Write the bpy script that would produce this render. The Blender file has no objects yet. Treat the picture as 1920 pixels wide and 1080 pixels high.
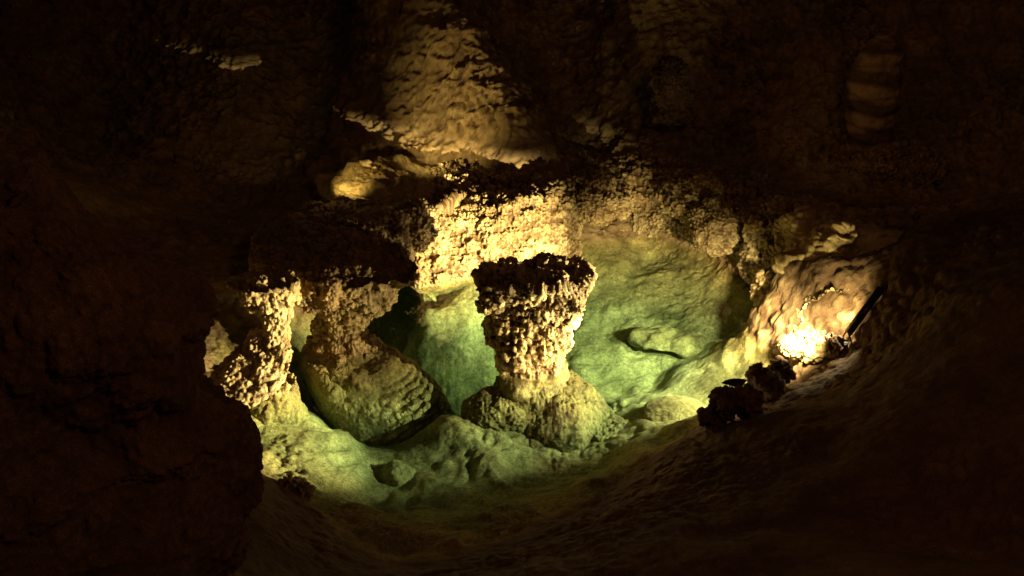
import bpy, math, random
import numpy as np
from mathutils import Vector

S = bpy.context.scene
C = S.collection
R = math.radians

# ------------------------------------------------------------------ camera
CAM_Z, PITCH, F = 4.0, R(25), 2059.0          # F: focal length in pixels of the 1920 wide photograph
cp, sp = math.cos(PITCH), math.sin(PITCH)
cam_d = bpy.data.cameras.new('camera')
cam_d.sensor_width = 36.0
cam_d.lens = 36.0 * F / 1920.0
cam_d.clip_end = 200
cam = bpy.data.objects.new('camera', cam_d)
cam.location = (0, 0, CAM_Z)
cam.rotation_euler = (R(90) - PITCH, 0, 0)
C.objects.link(cam)
S.camera = cam


def ray(x, y):
    a, b = x - 960.0, 540.0 - y
    return np.array([a, F * cp + b * sp, -F * sp + b * cp])


def pz(x, y, z=0.0):                            # point seen at (x, y) lying at height z
    d = ray(x, y)
    return np.array([0, 0, CAM_Z]) + d * ((z - CAM_Z) / d[2])


def py(x, y, Y):                                # point seen at (x, y) lying at distance Y
    d = ray(x, y)
    return np.array([0, 0, CAM_Z]) + d * (Y / d[1])


def px2m(p, n):                                 # n photograph pixels in metres at point p
    v = p - np.array([0, 0, CAM_Z])
    return n * (v[1] * cp - v[2] * sp) / F


# ------------------------------------------------------------------ noise
def _hash(ix, iy, iz, seed):
    h = (ix.astype(np.uint32) * np.uint32(374761393) + iy.astype(np.uint32) * np.uint32(668265263)
         + iz.astype(np.uint32) * np.uint32(2147483647 - 9973) + np.uint32((seed * 1013904223) & 0xffffffff))
    h = (h ^ (h >> np.uint32(13))) * np.uint32(1274126177)
    h = (h ^ (h >> np.uint32(16))) * np.uint32(2246822519)
    h = h ^ (h >> np.uint32(15))
    return h


def vnoise(P, s, seed=0):                       # smooth value noise, -1..1
    p = (P / s).astype(np.float32)
    i = np.floor(p)
    f = p - i
    i = i.astype(np.int64)
    f = f * f * f * (f * (f * 6 - 15) + 10)
    out = 0
    for c in range(8):
        a, b, d = c & 1, (c >> 1) & 1, (c >> 2) & 1
        w = (f[..., 0] if a else 1 - f[..., 0]) * (f[..., 1] if b else 1 - f[..., 1]) * (f[..., 2] if d else 1 - f[..., 2])
        h = _hash(i[..., 0] + a, i[..., 1] + b, i[..., 2] + d, seed)
        out = out + w * (h.astype(np.float32) / 2147483648.0 - 1.0)
    return out


def fbm(P, s, octv=4, seed=0, gain=0.5):
    o, a, t = 0, 1.0, 0
    for k in range(octv):
        o = o + a * vnoise(P, s / 2.03 ** k, seed + k * 17)
        t += a
        a *= gain
    return o / t


def knobs(P, s, seed=0, jit=0.6):               # rounded knobs, 0 in the crevices .. 1 on top
    p = (P / s).astype(np.float32)
    i = np.floor(p - 0.5)
    best = np.zeros(p.shape[:-1], np.float32)
    for c in range(8):
        cx = i + np.array([c & 1, (c >> 1) & 1, (c >> 2) & 1], np.float32)
        I = cx.astype(np.int64)
        h = _hash(I[..., 0], I[..., 1], I[..., 2], seed)
        fx = cx[..., 0] + 0.5 + ((h & np.uint32(1023)).astype(np.float32) / 1023 - 0.5) * jit
        fy = cx[..., 1] + 0.5 + (((h >> np.uint32(10)) & np.uint32(1023)).astype(np.float32) / 1023 - 0.5) * jit
        fz = cx[..., 2] + 0.5 + (((h >> np.uint32(20)) & np.uint32(1023)).astype(np.float32) / 1023 - 0.5) * jit
        r = 0.42 + 0.26 * ((h >> np.uint32(5)) & np.uint32(255)).astype(np.float32) / 255
        d2 = (p[..., 0] - fx) ** 2 + (p[..., 1] - fy) ** 2 + (p[..., 2] - fz) ** 2
        best = np.maximum(best, np.sqrt(np.maximum(0, 1 - d2 / (r * r))) * (r / 0.68))
    return best


def sstep(a, b, x):
    t = np.clip((x - a) / (b - a), 0, 1)
    return t * t * (3 - 2 * t)


def warp(P, s, a, seed):
    return P + a * np.stack([vnoise(P, s, seed), vnoise(P, s, seed + 1), vnoise(P, s, seed + 2)], -1)


# ------------------------------------------------------------------ grids to meshes
def gnormal(G, closed):
    if closed:
        du = np.roll(G, -1, 0) - np.roll(G, 1, 0)
    else:
        du = np.gradient(G, axis=0)
    dv = np.gradient(G, axis=1)
    n = np.cross(du, dv)
    return n / np.maximum(np.linalg.norm(n, axis=-1, keepdims=True), 1e-9)


def grid_mesh(name, G, closed, mat, parent=None, cav=None, flip=False):
    nu, nv = G.shape[:2]
    idx = np.arange(nu * nv).reshape(nu, nv)
    a = idx if closed else idx[:-1]
    b = np.roll(idx, -1, 0) if closed else idx[1:]
    q = np.stack([a[:, :-1], b[:, :-1], b[:, 1:], a[:, 1:]], -1).reshape(-1, 4)
    if flip:
        q = q[:, ::-1]
    me = bpy.data.meshes.new(name)
    me.vertices.add(nu * nv)
    me.vertices.foreach_set('co', G.astype(np.float32).ravel())
    me.loops.add(q.size)
    me.loops.foreach_set('vertex_index', q.astype(np.int32).ravel())
    me.polygons.add(len(q))
    me.polygons.foreach_set('loop_start', np.arange(0, q.size, 4, dtype=np.int32))
    me.polygons.foreach_set('use_smooth', np.ones(len(q), bool))
    me.update(calc_edges=True)
    if cav is None:
        cav = np.full(nu * nv, 0.7, np.float32)
    at = me.attributes.new('cav', 'FLOAT', 'POINT')
    at.data.foreach_set('value', np.clip(cav, 0, 1).astype(np.float32).ravel())
    me.materials.append(mat)
    o = bpy.data.objects.new(name, me)
    C.objects.link(o)
    if parent is not None:
        o.parent = parent
        o.matrix_parent_inverse = parent.matrix_world.inverted() if False else o.matrix_parent_inverse
        o.location = -Vector(parent.location)
    return o


def crust(G, closed, seed, amt=1.0, low=0.05, lows=0.35, water=True, smooth=0.25, sign=1.0, mask=None, big=0.14):
    """Cave popcorn: big lumps, then knobs, then grains, each pushed out along the surface."""
    n = gnormal(G, closed) * sign
    G = G + n * (low * fbm(G, lows, 3, seed))[..., None]
    m = np.ones(G.shape[:2], np.float32)
    if water:                                    # knobs above the water, worn smooth below it
        zz = G[..., 2] + 0.012 * fbm(G, 0.15, 2, seed + 9)
        m = smooth + (1 - smooth) * sstep(-0.02, 0.015, zz)
    if mask is not None:
        m = m * mask(G)
    m = m * amt
    W = warp(G, 0.1, 0.022, seed + 3)
    k1 = knobs(W, big, seed + 11)
    n = gnormal(G, closed) * sign
    G = G + n * (m * 0.052 * (k1 - 0.45))[..., None]
    W = warp(G, 0.05, 0.012, seed + 4)
    va = sstep(-.35, .35, vnoise(G, .22, seed + 40))
    k2 = knobs(W, 0.050, seed + 12) * (1 - va) + knobs(W, 0.034, seed + 22) * va * .8
    n = gnormal(G, closed) * sign
    G = G + n * (m * (0.024 + .016 * vnoise(G, .3, seed + 41)) * 1.3 * (k2 - 0.4))[..., None]
    k3 = knobs(G, 0.025, seed + 13, 0.6)
    n = gnormal(G, closed) * sign
    G = G + n * (m * 0.013 * (k3 - 0.4))[..., None]
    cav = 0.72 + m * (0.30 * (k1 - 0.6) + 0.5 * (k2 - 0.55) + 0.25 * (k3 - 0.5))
    return G, cav


def resample(A, t_old, n):                      # smooth resampling of rows of A
    t = np.linspace(t_old[0], t_old[-1], n)
    sh = A.shape[1:]
    B = A.reshape(len(A), -1)
    m = np.gradient(B, t_old, axis=0) if len(A) > 2 else np.zeros_like(B) + (B[-1] - B[0]) / (t_old[-1] - t_old[0])
    k = np.clip(np.searchsorted(t_old, t) - 1, 0, len(A) - 2)
    h = (t_old[k + 1] - t_old[k])[:, None]
    u = ((t - t_old[k])[:, None]) / h
    u2, u3 = u * u, u * u * u
    out = (2 * u3 - 3 * u2 + 1) * B[k] + (u3 - 2 * u2 + u) * h * m[k] + (-2 * u3 + 3 * u2) * B[k + 1] + (u3 - u2) * h * m[k + 1]
    return out.reshape((n,) + sh)


def empty(name, loc, label, cat, group=None):
    o = bpy.data.objects.new(name, None)
    o.empty_display_size = 0.1
    o.location = loc
    C.objects.link(o)
    tag(o, label, cat, group)
    return o


def tag(o, label=None, cat=None, group=None, kind=None):
    if label: o['label'] = label
    if cat: o['category'] = cat
    if group: o['group'] = group
    if kind: o['kind'] = kind
    return o


def column(name, levels, Yc, mat, parent=None, seed=0, ratio=0.8, res=0.0075, top=True, bottom=False, pop=True, post=None, **kw):
    """A rock column from its outline: levels = (y, left x, right x[, Y]) in photograph pixels, from top to bottom."""
    rows = []
    for L in levels:
        Y = L[3] if len(L) > 3 else Yc
        c = py((L[1] + L[2]) / 2, L[0], Y)
        rows.append([c[0], c[1], c[2], px2m(c, (L[2] - L[1]) / 2)])
    rows = np.array(rows)
    d = np.r_[0, np.cumsum(np.linalg.norm(np.diff(rows, axis=0), axis=1))]
    nv = max(8, int(d[-1] / res))
    rr = resample(rows, d, nv)
    if top:
        k = max(4, int(rows[0, 3] / res))
        s = np.sin(np.linspace(0.0, 1, k, endpoint=False) * math.pi / 2)
        f = np.tile(rr[0], (k, 1))
        f[:, 3] *= s
        f[:, 2] += 0.04 * (1 - s)
        rr = np.vstack([f, rr])
    if bottom:
        k = max(4, int(rows[-1, 3] / res))
        s = np.cos(np.linspace(0.0, 1, k + 1)[1:] * math.pi / 2)
        f = np.tile(rr[-1], (k, 1))
        f[:, 3] *= s
        rr = np.vstack([rr, f])
    nu = max(24, int(2 * math.pi * rr[:, 3].max() * 0.9 / res))
    th = np.linspace(0, 2 * math.pi, nu, endpoint=False)
    G = np.zeros((nu, len(rr), 3))
    G[..., 0] = rr[None, :, 0] + np.cos(th)[:, None] * rr[None, :, 3]
    G[..., 1] = rr[None, :, 1] + np.sin(th)[:, None] * rr[None, :, 3] * ratio
    G[..., 2] = rr[None, :, 2]
    if pop:
        G, cav = crust(G, True, seed, sign=-1, **kw)
    else:
        n = -gnormal(G, True)
        q = G[..., 2] / .155 + .5 * fbm(G, .4, 2, seed + 3)
        G = G + n * (0.04 * fbm(G, 0.25, 4, seed) + .022 * np.abs(np.sin(q * math.pi)) ** .6 + .03 * fbm(G, .12, 3, seed + 8))[..., None]
        cav = 0.45 + .4 * np.abs(np.sin(q * math.pi)) + 0.3 * fbm(G, 0.1, 3, seed + 2)
    if post:
        G = post(G, -gnormal(G, True))
    return grid_mesh(name, G, True, mat, parent, cav, flip=True)


def blob(name, c, r, mat, parent=None, seed=0, res=0.009, pop=True, amt=1.0, low=None, lows=None, facet=0.0, strata=0, **kw):
    c = np.asarray(c, float)
    r = np.asarray(r, float)
    nu = max(24, int(2 * math.pi * max(r[0], r[1]) / res))
    nv = max(16, int(math.pi * max(r) / res))
    th = np.linspace(0, 2 * math.pi, nu, endpoint=False)[:, None]
    ph = np.linspace(0.001, math.pi - 0.001, nv)[None, :]
    U = np.stack([np.cos(th) * np.sin(ph), np.sin(th) * np.sin(ph), np.cos(ph) + 0 * th], -1)
    if facet:
        rng = np.random.RandomState(seed)
        D = rng.normal(size=(14, 3))
        D /= np.linalg.norm(D, axis=1, keepdims=True)
        k = np.min(1.0 / np.maximum(U @ D.T, 0.05) * rng.uniform(0.72, 1.0, 14), axis=-1)
        U = U * (1 - facet + facet * np.minimum(k, 1.25))[..., None]
    G = c + U * r
    low = low if low is not None else 0.16 * float(r.mean())
    lows = lows or float(r.mean()) * 1.1
    if pop:
        G, cav = crust(G, True, seed, amt=amt, low=low, lows=lows, sign=-1, **kw)
    else:
        n = -gnormal(G, True)
        G = G + n * (low * fbm(G, lows, 5, seed))[..., None]
        cav = 0.7 + 0.3 * fbm(G, 0.08, 3, seed + 2)
        if strata:                               # broken beds dipping to the left
            q = (G[..., 2] - .45 * G[..., 0]) / .075 + 2.0 * fbm(G, .3, 3, seed + 5)
            e = np.abs((q % 1.0) - .5) * 2
            am = sstep(-.3, .3, fbm(G, .25, 2, seed + 6))
            n = -gnormal(G, True)
            G = G + n * (.042 * e ** .6 * am + .016 * knobs(G * np.array([1, 1, 2.0]), .07, seed + 7))[..., None]
            cav = cav - .35 * (1 - e) * am
    return grid_mesh(name, G, True, mat, parent, cav, flip=True)


# ------------------------------------------------------------------ materials
def rock(name, lit, dark, under, under_dark, bump=0.5, fine=60.0, rough=0.85, stain=None, shadow_bands=None):
    m = bpy.data.materials.new(name)
    m.use_nodes = True
    nt = m.node_tree
    N, L = nt.nodes, nt.links
    N.clear()
    out = N.new('ShaderNodeOutputMaterial')
    bs = N.new('ShaderNodeBsdfPrincipled')
    bs.inputs['Roughness'].default_value = rough
    bs.inputs['Specular IOR Level'].default_value = 0.35
    L.new(bs.outputs[0], out.inputs[0])
    geo = N.new('ShaderNodeNewGeometry')
    sep = N.new('ShaderNodeSeparateXYZ')
    L.new(geo.outputs['Position'], sep.inputs[0])
    att = N.new('ShaderNodeAttribute')
    att.attribute_name = 'cav'

    def noise(sc, det=5, r=0.6):
        n = N.new('ShaderNodeTexNoise')
        n.inputs['Scale'].default_value = sc
        n.inputs['Detail'].default_value = det
        n.inputs['Roughness'].default_value = r
        L.new(geo.outputs['Position'], n.inputs['Vector'])
        return n.outputs[0]

    def ramp(fac, a, b, lo=0.0, hi=1.0):
        r_ = N.new('ShaderNodeValToRGB')
        e = r_.color_ramp.elements
        e[0].position, e[1].position = lo, hi
        e[0].color, e[1].color = (*a, 1), (*b, 1)
        L.new(fac, r_.inputs[0])
        return r_.outputs[0]

    def mix(fac, a, b, mode='MIX'):
        x = N.new('ShaderNodeMix')
        x.data_type = 'RGBA'
        x.blend_type = mode
        if isinstance(fac, float):
            x.inputs[0].default_value = fac
        else:
            L.new(fac, x.inputs[0])
        for s, v in ((6, a), (7, b)):
            if isinstance(v, tuple):
                x.inputs[s].default_value = (*v, 1)
            else:
                L.new(v, x.inputs[s])
        return x.outputs[2]

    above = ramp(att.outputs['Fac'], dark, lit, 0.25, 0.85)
    tint = ramp(noise(3.0), (0.62, 0.56, 0.46), (1.0, 1.0, 1.0), 0.35, 0.65)
    tint2 = ramp(noise(1.1, 4), (0.9, 0.88, 0.80), (1.05, 0.95, 0.78), 0.4, 0.6)
    above = mix(1.0, above, tint2, 'MULTIPLY')
    above = mix(1.0, above, tint, 'MULTIPLY')
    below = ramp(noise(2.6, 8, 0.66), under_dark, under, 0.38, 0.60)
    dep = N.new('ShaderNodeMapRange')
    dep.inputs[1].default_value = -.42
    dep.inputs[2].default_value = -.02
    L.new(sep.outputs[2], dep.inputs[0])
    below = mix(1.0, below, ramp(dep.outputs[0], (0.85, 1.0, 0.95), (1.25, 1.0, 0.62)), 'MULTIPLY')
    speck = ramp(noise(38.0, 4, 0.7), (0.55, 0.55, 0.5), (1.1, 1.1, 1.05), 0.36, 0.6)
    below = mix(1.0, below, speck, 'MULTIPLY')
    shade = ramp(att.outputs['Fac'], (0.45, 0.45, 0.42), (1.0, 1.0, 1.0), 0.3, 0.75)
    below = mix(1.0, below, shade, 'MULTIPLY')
    if stain:
        st = ramp(noise(1.3, 3), (1, 1, 1), stain, 0.45, 0.62)
        above = mix(1.0, above, st, 'MULTIPLY')
    if shadow_bands:
        w = N.new('ShaderNodeTexWave')
        w.bands_direction = 'Z'
        w.inputs['Scale'].default_value = shadow_bands
        w.inputs['Distortion'].default_value = 2.5
        w.inputs['Detail'].default_value = 3
        w.inputs['Detail Scale'].default_value = 2.0
        L.new(geo.outputs['Position'], w.inputs['Vector'])
        above = mix(1.0, above, ramp(w.outputs[1], (0.35, 0.3, 0.26), (1, 1, 1), 0.25, 0.75), 'MULTIPLY')  # dark bands painted in place of the shadows under the ledges
    mr = N.new('ShaderNodeMapRange')
    mr.inputs[1].default_value = -0.015
    mr.inputs[2].default_value = 0.02
    L.new(sep.outputs[2], mr.inputs[0])
    col = mix(mr.outputs[0], below, above)
    grit = ramp(noise(150.0, 3, 0.8), (0.5, 0.49, 0.46), (1.3, 1.3, 1.3), 0.38, 0.62)
    col = mix(1.0, col, grit, 'MULTIPLY')
    L.new(col, bs.inputs['Base Color'])
    b1 = N.new('ShaderNodeBump')
    b1.inputs['Strength'].default_value = bump
    b1.inputs['Distance'].default_value = 0.012
    L.new(noise(fine, 6, 0.7), b1.inputs['Height'])
    b2 = N.new('ShaderNodeBump')
    b2.inputs['Strength'].default_value = bump * 0.8
    b2.inputs['Distance'].default_value = 0.03
    L.new(noise(fine * 0.3, 5, 0.6), b2.inputs['Height'])
    L.new(b1.outputs[0], b2.inputs['Normal'])
    L.new(b2.outputs[0], bs.inputs['Normal'])
    return m


UND, UNDD = (0.32, 0.30, 0.15), (0.12, 0.12, 0.05)
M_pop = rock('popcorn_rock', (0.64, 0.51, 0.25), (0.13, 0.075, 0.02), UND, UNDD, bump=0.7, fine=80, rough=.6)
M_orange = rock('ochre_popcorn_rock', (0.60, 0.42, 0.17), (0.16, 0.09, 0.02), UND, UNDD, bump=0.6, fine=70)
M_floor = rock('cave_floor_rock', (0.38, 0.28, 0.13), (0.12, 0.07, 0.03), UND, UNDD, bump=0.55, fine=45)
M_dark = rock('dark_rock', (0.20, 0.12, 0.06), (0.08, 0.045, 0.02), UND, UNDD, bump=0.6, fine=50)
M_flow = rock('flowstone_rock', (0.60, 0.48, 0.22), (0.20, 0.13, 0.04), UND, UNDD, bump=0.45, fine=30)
M_shadow_band = rock('shadow_banded_flowstone', (0.50, 0.36, 0.19), (0.25, 0.15, 0.07), UND, UNDD, bump=0.4, fine=30, shadow_bands=1.1)
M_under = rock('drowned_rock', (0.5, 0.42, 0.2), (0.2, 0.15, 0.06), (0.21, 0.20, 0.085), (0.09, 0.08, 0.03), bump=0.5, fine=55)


def plain(name, col, rough=0.5, metal=0.0, emit=None, strength=0.0):
    m = bpy.data.materials.new(name)
    m.use_nodes = True
    nt = m.node_tree
    b = nt.nodes['Principled BSDF']
    n = nt.nodes.new('ShaderNodeTexNoise')
    n.inputs['Scale'].default_value = 40
    r_ = nt.nodes.new('ShaderNodeValToRGB')
    r_.color_ramp.elements[0].color = (*[c * 0.7 for c in col], 1)
    r_.color_ramp.elements[1].color = (*[min(1, c * 1.3) for c in col], 1)
    nt.links.new(n.outputs[0], r_.inputs[0])
    nt.links.new(r_.outputs[0], b.inputs['Base Color'])
    b.inputs['Roughness'].default_value = rough
    b.inputs['Metallic'].default_value = metal
    if emit:
        b.inputs['Emission Color'].default_value = (*emit, 1)
        b.inputs['Emission Strength'].default_value = strength
    return m


def water_mat():
    m = bpy.data.materials.new('clear_green_water')
    m.use_nodes = True
    N, L = m.node_tree.nodes, m.node_tree.links
    N.clear()
    out = N.new('ShaderNodeOutputMaterial')
    tr = N.new('ShaderNodeBsdfTransparent')
    gl = N.new('ShaderNodeBsdfGlossy')
    gl.inputs['Roughness'].default_value = 0.03
    fr = N.new('ShaderNodeFresnel')
    fr.inputs['IOR'].default_value = 1.33
    mx = N.new('ShaderNodeMixShader')
    ge = N.new('ShaderNodeNewGeometry')
    sb = N.new('ShaderNodeMath')
    sb.operation = 'SUBTRACT'
    sb.use_clamp = True
    L.new(fr.outputs[0], sb.inputs[0])
    L.new(ge.outputs['Backfacing'], sb.inputs[1])
    L.new(sb.outputs[0], mx.inputs[0])
    L.new(tr.outputs[0], mx.inputs[1])
    L.new(gl.outputs[0], mx.inputs[2])
    L.new(mx.outputs[0], out.inputs['Surface'])
    ab = N.new('ShaderNodeVolumeAbsorption')
    ab.inputs['Color'].default_value = (0.42, 0.85, 0.54, 1)
    ab.inputs['Density'].default_value = 0.32
    L.new(ab.outputs[0], out.inputs['Volume'])
    return m


# ------------------------------------------------------------------ the cave floor and walls: one sheet
ctl = []


def Z(x, y, z): ctl.append(pz(x, y, z))
def Yd(x, y, Y): ctl.append(py(x, y, Y))
def XYZ(x, y, z): ctl.append(np.array([x, y, z], float))


for a in [(1120, 600, -.5), (1070, 540, -.3), (1250, 620, -.36), (1200, 560, -.3), (1320, 560, -.24), (1400, 610, -.28), (1445, 645, -.24), (1350, 650, -.36), (1415, 690, -.2),
          (1060, 462, -.06), (1200, 460, -.06), (1330, 500, -.08), (1420, 580, -.08), (1150, 500, -.16), (1270, 500, -.15), (1080, 660, -.55),
          (800, 552, -.08), (880, 552, -.08), (940, 545, -.1), (880, 610, -.38), (825, 590, -.3), (900, 650, -.6), (1000, 560, -.3), (960, 640, -.6),
         
          (1350, 700, -.25), (1200, 700, -.6), (1150, 760, -.6), (1290, 745, -.3), (1260, 800, -.2), (1120, 860, -.45),
          (1000, 900, -.5), (1010, 820, -.45), (950, 790, -.40), (900, 775, -.38), (840, 775, -.38), (760, 850, -.42),
          (690, 830, -.5), (620, 800, -.42), (520, 800, -.2), (470, 765, -.1), (560, 880, -.22), (700, 950, -.28), (850, 980, -.22),
          (1000, 950, -.2), (740, 900, -.45), (900, 850, -.38), (880, 920, -.42), (560, 720, -.4),
          # near edge of the pool
          (1480, 690, .05), (1340, 800, .05), (1180, 872, .03), (1010, 995, .03), (850, 1050, .03), (700, 1048, .03), (570, 960, .02), (470, 880, -.08), (430, 800, -.12),
          # dark foreground
          (1920, 1080, 1.2), (1500, 900, .55), (1300, 1000, .6), (1000, 1080, .45), (600, 1080, .4), (1700, 750, .8),
          (1600, 690, .34), (1540, 660, .16), (1900, 700, 1.1), (1920, 520, 1.3), (1780, 600, 1.0), (200, 1080, 1.2), (200, 800, 1.0),
          # rock behind the lamp
          (1510, 590, .08), (1480, 560, .02), (1600, 560, .5), (1550, 470, .75), (1480, 420, .85), (1650, 490, .8), (1700, 430, .8),
          ]:
    Z(*a)
XYZ(-.6, 7.7, -1.4); XYZ(-1.05, 8.1, -1.5); XYZ(-1.12, 8.9, -1.2); XYZ(-1.2, 9.7, .3); XYZ(-1.7, 8.3, .1); XYZ(-2.6, 7.7, .15); 
# back of the pool, under the rim
for x, y in ((1040, 440), (1200, 440), (1340, 485), (1440, 580)):
    p = pz(x, y, 0)
    XYZ(p[0] + 0.15, p[1] + 0.25, .45)
for a in [(1100, 318, 10.25), (1250, 318, 10.3), (1400, 370, 9.6), (1200, 200, 10.9), (1400, 200, 11.0), (1250, 60, 11.2), (1500, 80, 11.3),
          (1560, 250, 10.6), (1750, 300, 10.4), (1900, 330, 10.2), (1850, 100, 11.4), (1640, 330, 9.9), (1700, 380, 9.2), (1480, 330, 10.1),
          # lit chute
          (950, 355, 9.8), (880, 300, 10.1), (800, 230, 10.4), (725, 120, 10.8), (670, 20, 11.15), (955, 230, 10.0), (870, 125, 10.4), (780, 20, 10.85), (990, 330, 9.8),
          (1060, 300, 10.7), (1060, 170, 11.3), (980, 60, 11.7), (880, -20, 11.6),
          (640, 250, 11.3), (570, 150, 12.0), (430, 60, 12.2), (300, 30, 12.7), (500, 300, 11.2), (200, 340, 9.9), (60, 300, 10.0), (350, 350, 10.5),
          (80, 130, 12.2), (250, 180, 12.4), (80, 0, 12.9), (560, 0, 12.6), (420, 400, 9.8), (650, 385, 9.6)]:
    Yd(*a)
for x in (-9, -6, -3, 0, 3, 6, 9):
    XYZ(x, 14.8, 5.2)
    XYZ(x, 2.0, 0.9 if abs(x) < 5 else 2.5)
for y in (4, 6.5, 9, 11):
    XYZ(-6.5, y, 2.4); XYZ(6.5, y, 2.6)
    XYZ(-9, y, 4.4); XYZ(9, y, 4.4)
for (x, y, z) in ((-3.4, 5.5, 1.0), (-3.6, 7.2, .8), (-3.8, 8.6, .9), (3.9, 5.0, 1.1), (3.9, 7.0, 1.2), (2.2, 4.0, .8), (-2.3, 4.2, .7), (0, 3.6, .6)):
    XYZ(x, y, z)

ctl = np.array(ctl)


def tps_fit(P, z, lam=0.02):
    n = len(P)
    d = np.linalg.norm(P[:, None] - P[None], axis=-1)
    K = np.where(d > 0, d * d * np.log(d + 1e-12), 0) + lam * np.eye(n)
    Q = np.c_[np.ones(n), P]
    A = np.block([[K, Q], [Q.T, np.zeros((3, 3))]])
    return np.linalg.solve(A, np.r_[z, 0, 0, 0])


W_ = tps_fit(ctl[:, :2], ctl[:, 2])


def ground_z(X, Y):
    out = W_[-3] + W_[-2] * X + W_[-1] * Y
    for k, c in enumerate(ctl):
        r2 = (X - c[0]) ** 2 + (Y - c[1]) ** 2 + 1e-12
        out = out + W_[k] * 0.5 * r2 * np.log(r2)
    return out


rows = np.r_[np.linspace(2.0, 4.6, 110, endpoint=False), np.linspace(4.6, 9.6, 560, endpoint=False),
             np.linspace(9.6, 13.0, 520, endpoint=False), np.linspace(13.0, 14.8, 60)]
u = np.linspace(-0.74, 0.74, 1150)
G = np.zeros((len(u), len(rows), 3))
G[..., 1] = rows[None, :]
G[..., 0] = u[:, None] * (rows[None, :] + 1.2)
G[..., 2] = ground_z(G[..., 0], G[..., 1])
P0 = G.copy()
n = gnormal(G, False)
n *= np.where(n[..., 2:3] < 0, -1, 1)
uw = 1 - sstep(-.06, 0.02, G[..., 2])
deep = sstep(9.4, 10.4, G[..., 1])
G = G + n * ((0.05 + 0.04 * (1 - uw) + 0.10 * deep) * fbm(P0, 0.7, 5, 3))[..., None]
# scalloped bowls and soft ridges on the pool bottom
sc = 0.5 + fbm(warp(P0, 0.5, 0.25, 61), 0.45, 3, 62)
G = G + np.array([0, 0, 1.0]) * (uw * 0.10 * (sc - 0.5))[..., None]
patch = sstep(-0.05, 0.35, fbm(P0, 0.8, 3, 21))
dry = (1 - uw) * (0.45 + 0.55 * sstep(6.0, 7.0, G[..., 1]))
m = uw * (0.10 + 0.5 * patch) + dry * (0.35 + .3 * deep + (0.65 - .2 * deep) * sstep(-0.1, 0.3, fbm(P0, 1.1, 3, 33)))
rg = 1 - np.abs(fbm(P0 * np.array([1, 1, 1.4]), 0.22, 4, 91)) * 2
G = G + n * ((0.12 * uw + deep * (1 - uw)) * 0.06 * rg)[..., None]
n = gnormal(G, False)
n *= np.where(n[..., 2:3] < 0, -1, 1)
k1 = knobs(warp(G, 0.12, 0.03, 5), 0.17, 6)
G = G + n * (m * (0.025 + 0.035 * dry) * (k1 - 0.4))[..., None]
k2 = knobs(warp(G, 0.06, 0.015, 8), 0.07, 9)
G = G + n * (m * 0.028 * (k2 - 0.4))[..., None]
k3 = knobs(G, 0.036, 14)
G = G + n * (m * 0.011 * (k3 - 0.4))[..., None]
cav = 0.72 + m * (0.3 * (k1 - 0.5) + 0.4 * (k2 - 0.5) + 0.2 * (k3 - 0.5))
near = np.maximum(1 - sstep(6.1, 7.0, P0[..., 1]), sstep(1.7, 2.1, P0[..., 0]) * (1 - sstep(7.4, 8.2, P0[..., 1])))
cav = cav - .42 * near * sstep(-.02, .05, P0[..., 2])  # shade painted into the colour of the dry near and right banks
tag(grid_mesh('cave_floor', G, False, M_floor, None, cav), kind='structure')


# ------------------------------------------------------------------ water
def box_mesh(name, lo, hi, mat, parent=None):
    (x0, y0, z0), (x1, y1, z1) = lo, hi
    v = [(x, y, z) for z in (z0, z1) for y in (y0, y1) for x in (x0, x1)]
    f = [(0, 2, 3, 1), (4, 5, 7, 6), (0, 1, 5, 4), (2, 6, 7, 3), (0, 4, 6, 2), (1, 3, 7, 5)]
    me = bpy.data.meshes.new(name)
    me.from_pydata(v, [], f)
    me.materials.append(mat)
    o = bpy.data.objects.new(name, me)
    C.objects.link(o)
    if parent:
        o.parent = parent
    return o


tag(box_mesh('pool_water', (-3.3, 4.0, -2.6), (3.1, 10.3, 0.0), water_mat()), kind='structure')


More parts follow.
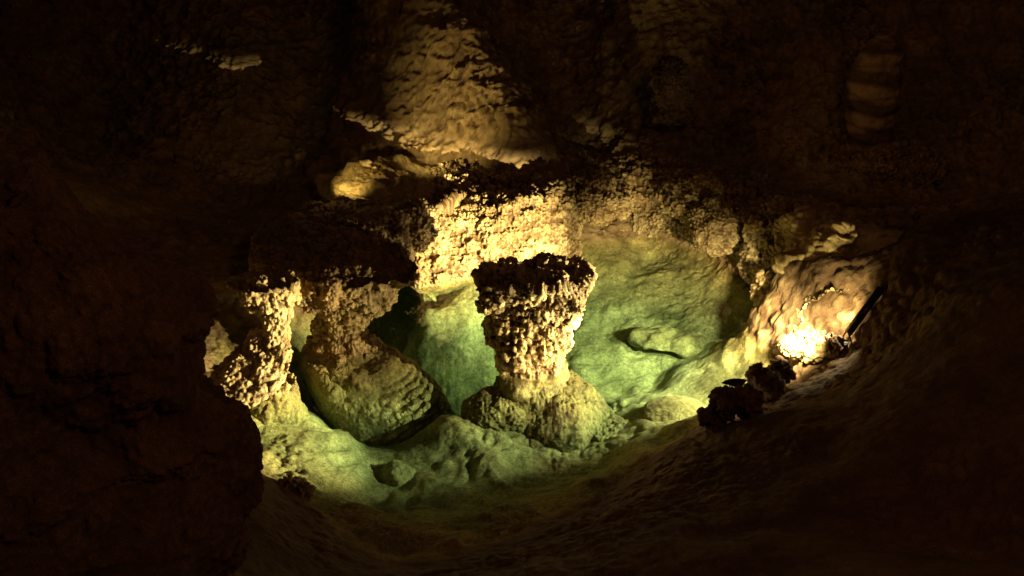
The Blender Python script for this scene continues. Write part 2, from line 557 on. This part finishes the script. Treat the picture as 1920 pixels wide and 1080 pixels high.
# ------------------------------------------------------------------ lofted sheets round the pool
def sheet(name, line, profile, mat, seed, closed=False, res=0.0075, parent=None, close_top=None, close_bottom=None, flip=False, **kw):
    """line: points round the edge (world); profile: (z, outward shift) from below to above. Outward = away from the pool."""
    L = np.array([p[:2] for p in line], float)
    if closed:
        L = np.vstack([L, L[:1]])
    d = np.r_[0, np.cumsum(np.linalg.norm(np.diff(L, axis=0), axis=1))]
    nu = int(d[-1] / res)
    if closed:
        Lx = np.vstack([L[-3:-1], L, L[1:3]])
        dx = np.r_[0, np.cumsum(np.linalg.norm(np.diff(Lx, axis=0), axis=1))]
        big = resample(Lx, dx, nu * 3)
        tt = np.linspace(0, dx[-1], nu * 3)
        want = np.linspace(dx[2], dx[-3], nu, endpoint=False)
        E = np.stack([np.interp(want, tt, big[:, k]) for k in (0, 1)], -1)
        T = np.roll(E, -1, 0) - np.roll(E, 1, 0)
    else:
        E = resample(L, d, nu)
        T = np.gradient(E, axis=0)
    T /= np.linalg.norm(T, axis=1, keepdims=True)
    Nn = np.stack([-T[:, 1], T[:, 0]], -1)       # left of travel
    if flip:
        Nn = -Nn
    P = np.array(profile, float)
    dp = np.r_[0, np.cumsum(np.linalg.norm(np.diff(P, axis=0), axis=1))]
    pr = resample(P, dp, max(8, int(dp[-1] / res)))
    G = np.zeros((nu, len(pr), 3))
    G[..., 2] = pr[None, :, 0]
    G[..., :2] = E[:, None] + Nn[:, None] * pr[None, :, 1, None]
    cen = E.mean(0)
    if close_top is not None:
        k = int(0.7 / res)
        s = np.linspace(0, 1, k + 1)[1:]
        last = G[:, -1]
        tgt = np.array([close_top[0], close_top[1], close_top[2]])
        G = np.concatenate([G, last[:, None] * (1 - s)[None, :, None] + tgt * s[None, :, None]], 1)
    if close_bottom is not None:
        k = int(0.5 / res)
        s = np.linspace(0, 1, k + 1)[:-1]
        first = G[:, 0]
        tgt = np.array([close_bottom[0], close_bottom[1], close_bottom[2]])
        G = np.concatenate([first[:, None] * s[None, :, None] + tgt * (1 - s)[None, :, None], G], 1)
    # orient so that normals look outwards
    n = gnormal(G, closed)
    mid = n[:, len(pr) // 3, :2].mean(0) if not closed else None
    if closed:
        c2 = G[..., :2] - cen
        sgn = 1.0 if (n[..., :2] * c2).sum(-1).mean() > 0 else -1.0
    else:
        inward = -Nn.mean(0)
        sgn = 1.0 if (n[:, len(pr) // 4, :2] @ inward).mean() > 0 else -1.0
    G, cav = crust(G, closed, seed, sign=sgn, **kw)
    return grid_mesh(name, G, closed, mat, parent, cav, flip=(sgn < 0))


# popcorn rim round the back and the right of the pool
rim_line = [pz(*a) for a in ((985, 470, 0), (1040, 440, 0), (1110, 436, 0), (1200, 440, 0), (1280, 455, 0), (1340, 485, 0), (1400, 530, 0), (1440, 580, 0), (1475, 625, 0), (1490, 665, 0))]
tag(sheet('rim_rock', rim_line, [(-.5, .5), (-.15, .2), (-.02, .02), (.06, -.03), (.25, .0), (.45, .08), (.58, .22), (.62, .45), (.55, .8)], M_pop, 101,
          low=0.10, lows=0.5, smooth=0.15),
    'curved rim of knobbly popcorn rock around the back and right edge of the green pool', 'rock rim')

# the popcorn ledge, centre
ledge_line = [pz(*a) for a in ((782, 534, 0), (840, 530, 0), (900, 520, 0), (970, 510, 0), (1035, 500, 0), (1072, 488, 0))]
ledge_line += [np.array([0.62, 9.55, 0]), np.array([0.35, 10.1, 0]), np.array([-.4, 10.3, 0]), np.array([-.95, 10.0, 0]), np.array([-.93, 9.2, 0])]
tag(sheet('popcorn_ledge', ledge_line, [(-.7, .45), (-.2, .2), (-.03, .03), (.05, -.02), (.2, -.01), (.38, .03), (.50, .12), (.58, .20), (.61, .28)], M_pop, 202,
          closed=True, close_top=(-.2, 9.6, .60), low=0.11, lows=0.5, smooth=0.18),
    'brightly lit cream popcorn ledge hanging over the water behind the pedestal', 'rock ledge')

# the broad dim shelf, left of the ledge
shelf_line = [pz(*a) for a in ((470, 470, .7), (540, 515, .7), (610, 530, .7), (700, 515, .7), (760, 475, .7), (765, 430, .7), (750, 390, .7), (690, 370, .7), (580, 372, .7), (500, 410, .7))]
tag(sheet('rock_shelf', shelf_line, [(.34, .32), (.38, .12), (.5, .0), (.62, -.01), (.70, .05), (.72, .14)], M_floor, 303, closed=True,
          close_top=tuple(np.mean(shelf_line, 0)[:2]) + (.76,), close_bottom=tuple(np.mean(shelf_line, 0)[:2]) + (.36,), low=0.05, lows=0.4, amt=0.8),
    'broad flat brown rock shelf in half shadow joining the middle column to the ledge', 'rock shelf')

# ------------------------------------------------------------------ columns standing in the pool
t = empty('rock_pedestal', pz(1000, 700), 'mushroom shaped popcorn pedestal with flat top, standing free in the pool', 'rock formation')
column('cap', [(516, 888, 1112), (545, 898, 1110), (580, 912, 1096), (615, 926, 1072), (650, 935, 1052)], 7.22, M_pop, t, 211, ratio=.62, low=.15, lows=.3)
column('stem', [(560, 925, 1070), (585, 925, 1062), (610, 920, 1058), (645, 918, 1056), (675, 924, 1066), (700, 926, 1070), (725, 920, 1080)], 7.22, M_pop, t, 12, ratio=.75, top=False, low=.11, lows=.28)
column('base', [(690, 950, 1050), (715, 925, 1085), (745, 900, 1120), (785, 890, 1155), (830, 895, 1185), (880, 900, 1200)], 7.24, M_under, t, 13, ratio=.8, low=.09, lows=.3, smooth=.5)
for k, (x, y, Y, rx, ry) in enumerate(((948, 770, 7.1, 78, 38), (1050, 800, 7.04, 82, 62), (1115, 830, 7.04, 84, 52))):
    c = py(x, y, Y)
    blob('lobe', c, (px2m(c, rx), px2m(c, rx) * .8, px2m(c, ry)), M_under, t, 30 + k, smooth=.5, amt=.9, low=.06, lows=.22)

rib_c = py(800, 775, 7.05)


def ribs(G, n):                                 # flowstone ribs running down the right flank
    m_ = np.exp(-(((G[..., 0] - rib_c[0]) / .24) ** 2 + ((G[..., 1] - rib_c[1]) / .4) ** 2 + ((G[..., 2] - rib_c[2]) / .22) ** 2))
    q = (G[..., 2] * .95 - G[..., 0] * .35) / .062 + .5 * vnoise(G, .25, 77)
    return G + n * (m_ * (.085 * np.abs(np.sin(q * math.pi)) ** .8 + .01))[..., None]


t = empty('middle_column', pz(690, 690), 'broad waisted rock column with a popcorn collar, middle one of the three in the pool', 'rock formation')
column('neck', [(505, 560, 785), (530, 575, 770), (560, 585, 742), (590, 586, 705), (618, 584, 684), (645, 575, 706), (690, 570, 772), (712, 590, 775)], 7.5, M_pop, t, 41, ratio=.7, top=False, low=.05, lows=.25, amt=.8)
column('base', [(670, 575, 745), (705, 572, 790), (740, 580, 828), (780, 596, 852), (820, 620, 876), (870, 640, 900)], 7.4, M_floor, t, 42, ratio=.8, low=.06, lows=.4, smooth=.22, post=ribs)
for k, (x, y, Y, rx, ry) in enumerate(((660, 730, 7.25, 66, 56), (722, 755, 7.2, 56, 46)  )):
    c = py(x, y, Y)
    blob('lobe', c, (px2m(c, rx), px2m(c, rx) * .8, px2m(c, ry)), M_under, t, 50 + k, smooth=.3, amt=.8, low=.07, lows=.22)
t = empty('left_column', pz(480, 700), 'slender flared popcorn column beside the dark foreground boulder', 'rock formation')
column('cap', [(528, 425, 560), (548, 440, 560), (575, 462, 556)], 7.1, M_pop, t, 61, ratio=.7, low=.03, lows=.2, amt=.7)
column('stem', [(560, 480, 556), (600, 484, 548), (635, 462, 546), (670, 425, 545, 6.95), (705, 398, 540, 6.8), (745, 378, 505, 6.65)], 7.1, M_pop, t, 62, ratio=.75, top=False, low=.03, lows=.2, amt=.65)
column('base', [(715, 425, 552, 6.95), (750, 420, 562, 6.9), (800, 415, 575, 6.9)], 7.0, M_under, t, 63, ratio=.75, low=.05, lows=.3, smooth=.35)

# ------------------------------------------------------------------ rocks in and round the pool
def on_ground(x, y):                            # where the line of sight through (x, y) meets the floor
    d = ray(x, y)
    d = d / np.linalg.norm(d)
    o = np.array([0, 0, CAM_Z])
    for t_ in np.arange(4.5, 14, .01):
        p = o + d * t_
        if p[2] < float(ground_z(p[0], p[1])):
            return p
    return p


def rk(name, x, y, Y, rx, rz, label, cat, mat, seed, ry=1.0, group=None, **kw):
    c = py(x, y, Y) if Y else on_ground(x, y) - np.array([0, 0, .035])
    o = blob(name, c, (px2m(c, rx), px2m(c, rx) * ry, px2m(c, rz)), mat, None, seed, **kw)
    return tag(o, label, cat, group)


rk('ledge_boulder', 715, 350, 9.55, 112, 40, 'yellow lit angular block lying on the shelf at the foot of the chute', 'boulder', M_flow, 71, pop=False, facet=.8, low=.10, lows=.18)
rk('shelf_stone', 755, 312, 10.1, 30, 14, 'small grey stone lying behind the yellow lit block', 'stone', M_flow, 72, pop=False, facet=.9)
rk('rim_boulder', 1110, 372, 9.62, 76, 44, 'round pale popcorn boulder on top of the back rim', 'boulder', M_pop, 73, low=.05)
rk('rim_boulder', 1065, 395, 9.6, 34, 26, 'small pale popcorn lump below the round boulder on the back rim', 'boulder', M_pop, 74, low=.03)
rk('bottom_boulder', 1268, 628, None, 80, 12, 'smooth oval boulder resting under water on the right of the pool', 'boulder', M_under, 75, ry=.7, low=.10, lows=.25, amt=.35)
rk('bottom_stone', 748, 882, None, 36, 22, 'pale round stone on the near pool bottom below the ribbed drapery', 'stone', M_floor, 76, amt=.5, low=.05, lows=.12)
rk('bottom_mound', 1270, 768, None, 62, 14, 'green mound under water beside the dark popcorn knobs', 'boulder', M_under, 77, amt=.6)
rk('popcorn_boulder', 548, 925, 5.55, 36, 34, 'small brown popcorn lump on the near left bank', 'rock knob', M_pop, 78)
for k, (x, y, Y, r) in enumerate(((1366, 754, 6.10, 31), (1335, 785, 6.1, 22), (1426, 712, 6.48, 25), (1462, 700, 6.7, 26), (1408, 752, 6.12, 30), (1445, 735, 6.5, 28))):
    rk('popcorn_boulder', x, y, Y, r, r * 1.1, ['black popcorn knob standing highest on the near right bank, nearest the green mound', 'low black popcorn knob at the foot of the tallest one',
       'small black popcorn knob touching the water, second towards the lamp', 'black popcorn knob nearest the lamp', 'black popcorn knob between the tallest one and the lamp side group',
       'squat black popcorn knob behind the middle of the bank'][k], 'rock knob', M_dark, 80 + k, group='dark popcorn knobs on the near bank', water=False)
rk('lamp_rock', 1563, 644, 7.0, 19, 16, 'fist sized brown rock in front of the lamp bracket', 'stone', M_dark, 90, water=False)

# rocks behind the lamp
rk('lit_rock', 1592, 490, 7.95, 112, 80, 'largest tilted yellow rock slab, directly above the lamp', 'boulder', M_flow, 91, pop=False, facet=.95, low=.09, lows=.3, ry=.6, strata=1)
rk('lit_rock', 1525, 440, 8.25, 74, 44, 'smaller golden slab stepping up to the left of the largest one', 'boulder', M_flow, 191, pop=False, facet=1.0, low=.06, lows=.25, ry=.7, strata=1)
rk('lit_rock', 1652, 512, 7.65, 52, 42, 'dim broken slab at the right end, touching the top of the lamp', 'boulder', M_flow, 192, pop=False, facet=1.0, low=.05, lows=.2, ry=.7, strata=1)
rk('lit_rock', 1512, 552, 7.75, 44, 58, 'knobbly popcorn bulge below the tilted slab', 'boulder', M_pop, 92, low=.05, water=False)
rk('lit_rock', 1432, 438, 8.6, 34, 48, 'pale upright popcorn stub at the left end of the tilted slab', 'boulder', M_pop, 93, low=.05, water=False)
rk('popcorn_mound', 788, 428, 8.78, 62, 42, 'rough popcorn mound where the bright ledge meets the brown shelf', 'rock mound', M_pop, 130, low=.06, water=False)
for k, (x, y, Y, rx, rz, lb_) in enumerate(((1345, 425, 9.1, 62, 48, 'dim popcorn mound on the back rim left of the pale stub'), (1428, 492, 8.65, 44, 40, 'dim popcorn mound at the water below the pale stub'),
                                            (1458, 548, 8.1, 44, 52, 'dim popcorn mound beside the knobbly bulge'), (1490, 606, 7.72, 42, 38, 'lowest popcorn mound, beside the white lit ground'),
                                            (1300, 372, 9.6, 70, 40, 'broad popcorn mound on the back rim, first right of the round pale boulder'))):
    rk('popcorn_mound', x, y, Y, rx, rz, lb_, 'rock mound', M_pop, 110 + k, low=.06, water=False, group='popcorn mounds along the right rim')

rk('popcorn_apron', 1532, 650, 7.15, 66, 22, 'low popcorn ground hump burnt white by the lamp', 'rock mound', M_pop, 120, low=.04, water=False, ry=.8)
# far formations
t = empty('far_column', py(1635, 268, 10.35), 'dim orange stalagmite column with painted shadow bands on the far right mound', 'rock formation')
column('shaft', [(75, 1640, 1690), (105, 1618, 1692), (140, 1600, 1690), (200, 1592, 1684), (245, 1588, 1672), (285, 1592, 1672)], 10.3, M_shadow_band, t, 95, pop=False, ratio=.8)
blob('foot', py(1660, 315, 10.2), (.62, .45, .22), M_floor, t, 96, water=False)
tag(column('dark_stump', [(112, 1236, 1278), (135, 1224, 1295), (170, 1222, 1302), (200, 1226, 1300), (225, 1220, 1306)], 10.35, M_dark, None, 97, water=False),
    'short dark stalagmite stump on the back slope', 'rock formation')

# foreground boulder
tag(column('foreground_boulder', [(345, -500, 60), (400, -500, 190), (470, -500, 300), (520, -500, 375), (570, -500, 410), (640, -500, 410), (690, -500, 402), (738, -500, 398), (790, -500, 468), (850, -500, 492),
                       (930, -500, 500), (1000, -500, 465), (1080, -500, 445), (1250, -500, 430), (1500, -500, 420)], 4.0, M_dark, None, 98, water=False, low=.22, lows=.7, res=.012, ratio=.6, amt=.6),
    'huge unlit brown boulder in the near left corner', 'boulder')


# ------------------------------------------------------------------ the lamp
M_black = plain('black_housing', (0.015, 0.015, 0.015), 0.4, 0.3)
M_steel = plain('bracket_steel', (0.05, 0.05, 0.05), 0.35, 0.8)
M_tube = plain('lamp_tube_glass', (0.9, 0.85, 0.7), 0.3, 0, (1.0, 0.82, 0.5), 4.0)
M_cable = plain('cable_rubber', (0.01, 0.01, 0.01), 0.6)


def tube_mesh(name, pts, rad, mat, parent, n=16, arc=(0, 360), thick=0.0, caps=True):
    pts = [Vector(p) for p in pts]
    v, f = [], []
    full = arc[1] - arc[0] >= 360
    for i, p in enumerate(pts):
        d = (pts[min(i + 1, len(pts) - 1)] - pts[max(i - 1, 0)]).normalized()
        a = d.cross(Vector((0, 0, 1)))
        if a.length < 1e-3: a = Vector((1, 0, 0))
        a.normalize()
        b = a.cross(d)
        m_ = n if full else n + 1
        for k in range(m_):
            w = R(arc[0] + (arc[1] - arc[0]) * k / n)
            v.append(p + (a * math.cos(w) + b * math.sin(w)) * rad)
    m_ = n if full else n + 1
    for i in range(len(pts) - 1):
        for k in range(n):
            k2 = (k + 1) % m_ if full else k + 1
            f.append((i * m_ + k, i * m_ + k2, (i + 1) * m_ + k2, (i + 1) * m_ + k))
    if full and caps:
        f.append(tuple(range(m_)))
        f.append(tuple((len(pts) - 1) * m_ + k for k in range(m_)))
    me = bpy.data.meshes.new(name)
    me.from_pydata(v, [], f)
    me.polygons.foreach_set('use_smooth', [len(p.vertices) == 4 for p in me.polygons])
    me.materials.append(mat)
    o = bpy.data.objects.new(name, me)
    C.objects.link(o)
    o.parent = parent
    o.location = -parent.location
    if thick:
        md = o.modifiers.new('wall', 'SOLIDIFY')
        md.thickness = thick
    return o


la, lb = py(1652, 541, 7.12), py(1592, 622, 6.98)
lc = py(1582, 640, 6.97)
t = empty('strip_lamp', lc, 'black strip lamp on a bracket leaning over the right edge of the pool', 'lamp')
dv = (lb - la) / np.linalg.norm(lb - la)
tube_mesh('housing', [la, lb], 0.026, M_black, t, arc=(-35, 215), thick=0.004, n=24)
tube_mesh('end_cap', [la - dv * .012, la], 0.029, M_black, t)
tube_mesh('end_cap', [lb, lb + dv * .012], 0.029, M_black, t)
off = np.array([-.012, .004, -.012])
tube_mesh('lamp_tube', [la + off + dv * .02, lb + off - dv * .02], 0.011, M_tube, t)
for s in (-.022, .022):
    q = np.array([s, 0, 0])
    tube_mesh('bracket_arm', [lb + q + dv * .004, lc + q * 1.1], 0.005, M_steel, t, n=10)
tube_mesh('pivot_bolt', [lc + np.array([-.032, 0, .006]), lc + np.array([.032, 0, .006])], 0.007, M_steel, t, n=12)
tube_mesh('base_plate', [lc + np.array([0, 0, -.012]), lc + np.array([0, 0, -.03])], 0.035, M_black, t, n=20)
cb = [lb + dv * .01, lc + np.array([.05, -.02, .0]), lc + np.array([.11, .0, -.01]), lc + np.array([.2, .05, .02]), lc + np.array([.35, .05, .06])]
tube_mesh('cable', cb, 0.006, M_cable, t, n=8)


# ------------------------------------------------------------------ light
def spot(name, loc, aim, power, size=90, blend=0.5, col=(1, .78, .42), rad=0.03):
    l = bpy.data.lights.new(name, 'SPOT')
    l.energy = power
    l.color = col
    l.spot_size = R(size)
    l.spot_blend = blend
    l.shadow_soft_size = rad
    o = bpy.data.objects.new(name, l)
    o.location = loc
    d = Vector(aim) - Vector(loc)
    o.rotation_euler = d.to_track_quat('-Z', 'Y').to_euler()
    C.objects.link(o)
    return o


WARM = (1, .85, .49)


def V(p): return tuple(float(a) for a in p)


# the strip lamp itself, sweeping the pool
mid = (la + lb) / 2 + np.array([-.10, -0.03, 0.02])
sl = mid + np.array([-.04, -.03, .05])
sa = R(154)
spot('strip_lamp_light', V(sl), V(sl + np.array([math.cos(sa), math.sin(sa), -.64])), 800, 72, .6, col=WARM, rad=.06)
g0 = pz(1575, 628, .3)
spot('strip_lamp_glow', (g0[0], g0[1], float(ground_z(g0[0], g0[1])) + .22), (g0[0] - .16, g0[1] - .02, 0), 20, 150, .5, col=WARM, rad=.03)
spot('strip_lamp_back_light', V(mid + np.array([-.10, -.02, -.04])), V(py(1585, 500, 7.9)), 34, 92, .7, col=(1, .83, .44), rad=.05)
sb_ = R(108)
spot('pool_fill_light', V(sl + np.array([-.34, -.30, .04])), V(sl + np.array([-.34 + math.cos(sb_), -.30 + math.sin(sb_), -.70])), 620, 78, .8, col=WARM, rad=.06)  # unseen fill floating off the strip lamp, added to light the back pool
# second lamp hidden behind the boulders of the near bank: unseen, with added beams and light-cutting plates
bl = py(1388, 733, 6.27)
az = R(151)
ad = np.array([math.cos(az), math.sin(az), 0])
an = np.array([-ad[1], ad[0], 0])
spot('bank_lamp_light', V(bl), V(bl + ad + np.array([0, 0, .20])), 360, 96, .5, col=WARM, rad=.003)
for a_, e_, w_, p_ in ((175, -.02, 34, 2000), (126, .04, 38, 2900)):
    spot('bank_lamp_beam', V(bl), V(bl + np.array([math.cos(R(a_)), math.sin(R(a_)), e_])), p_, w_, .7, col=WARM, rad=.003)
pm = py(1000, 600, 7.2)
spot('strip_lamp_pedestal_light', V(sl + np.array([.0, -.12, .0])), V(pm), 1150, 30, .6, col=WARM, rad=.03)
spot('bank_lamp_rim_light', V(bl + np.array([-.01, .01, .0])), V(py(1150, 425, 9.7)), 420, 21, .7, col=WARM, rad=.003)
t = empty('added_lamp_housing', bl, 'added black housing shielding the unseen bank light, half hidden behind the dark boulders of the near bank', 'lamp')


def fan(name, z0, z1, r0, r1, a0, a1, mat, parent, n=24):
    v, f = [], []
    for k in range(n + 1):
        a = R(a0 + (a1 - a0) * k / n)
        for rr_, zz in ((r0, z0), (r1, z0), (r1, z1), (r0, z1)):
            v.append((rr_ * math.cos(a), rr_ * math.sin(a), zz))
    for k in range(n):
        for q in range(4):
            f.append((k * 4 + q, k * 4 + (q + 1) % 4, k * 4 + 4 + (q + 1) % 4, k * 4 + 4 + q))
    f += [(0, 1, 2, 3), (n * 4 + 3, n * 4 + 2, n * 4 + 1, n * 4)]
    me = bpy.data.meshes.new(name)
    me.from_pydata(v, [], f)
    me.materials.append(mat)
    o = bpy.data.objects.new(name, me)
    C.objects.link(o)
    o.parent = parent
    return o


fan('beam_blocker', .0145, .018, .0, .030, 60, 250, M_black, t)  # added plates that cut the light off the upper wall
fan('side_beam_blocker', .0145, .0175, .0305, .135, 60, 146, M_black, t)
fan('side_beam_blocker', .0145, .0175, .0305, .120, 171, 250, M_black, t)
fan('back_shell', -.04, .018, .024, .030, 215, 450, M_black, t)
tube_mesh('stand', [bl + np.array([.03, -.01, -.03]), bl + np.array([.04, -.01, -.3])], .007, M_steel, t, n=10)
# lamp behind the shelf, raking up the chute
spot('chute_lamp_light', V(py(735, 318, 9.2)), V(py(855, 215, 10.3)), 70, 70, 1, col=(1, .80, .36), rad=.02)
spot('shelf_lamp_light', V(py(600, 340, 8.7)), V(py(715, 352, 9.7)), 26, 44, .7, col=(1, .76, .3), rad=.02)
spot('shelf_top_fill', V(py(600, 300, 9.0)), V(pz(670, 430, .7)), 2.2, 90, 1, col=(1, .72, .3), rad=.05)  # unseen fill added to lift the dim shelf top
spot('left_wall_fill', (-3.0, 7.6, 2.4), V(py(180, 345, 9.5)), 6, 60, 1, col=(1, .6, .22), rad=.1)  # unseen fill added for the dim patch on the left
spot('upper_wall_fill', V(py(520, 300, 9.6)), V(py(480, 230, 10.8)), 5.0, 70, 1, col=(1, .7, .3), rad=.05)  # unseen fill added for the upper left wall
# unseen light added to brighten the banded column
spot('far_column_fill', (1.5, 8.5, 2.2), V(py(1640, 230, 10.4)), 10, 50, .8, col=(1, .55, .22), rad=.1)

wl = bpy.data.lights.new('near_slope_fill', 'POINT')  # unseen reddish fill near the camera, added to bring out the near slopes
wl.energy, wl.color, wl.shadow_soft_size = 105, (1, .48, .25), .3
wo = bpy.data.objects.new('near_slope_fill', wl)
wo.location = (2.5, 1.0, 5.5)
C.objects.link(wo)

w = bpy.data.worlds.new('World')
S.world = w
w.use_nodes = True
w.node_tree.nodes['Background'].inputs[0].default_value = (1.0, .46, .22, 1)
w.node_tree.nodes['Background'].inputs[1].default_value = 0.012

S.view_settings.view_transform = 'Standard'
S.view_settings.look = 'None'
S.view_settings.exposure = 0
S.cycles.use_denoising = True
S.cycles.max_bounces = 6
S.cycles.sample_clamp_indirect = 1.5
S.cycles.transparent_max_bounces = 16
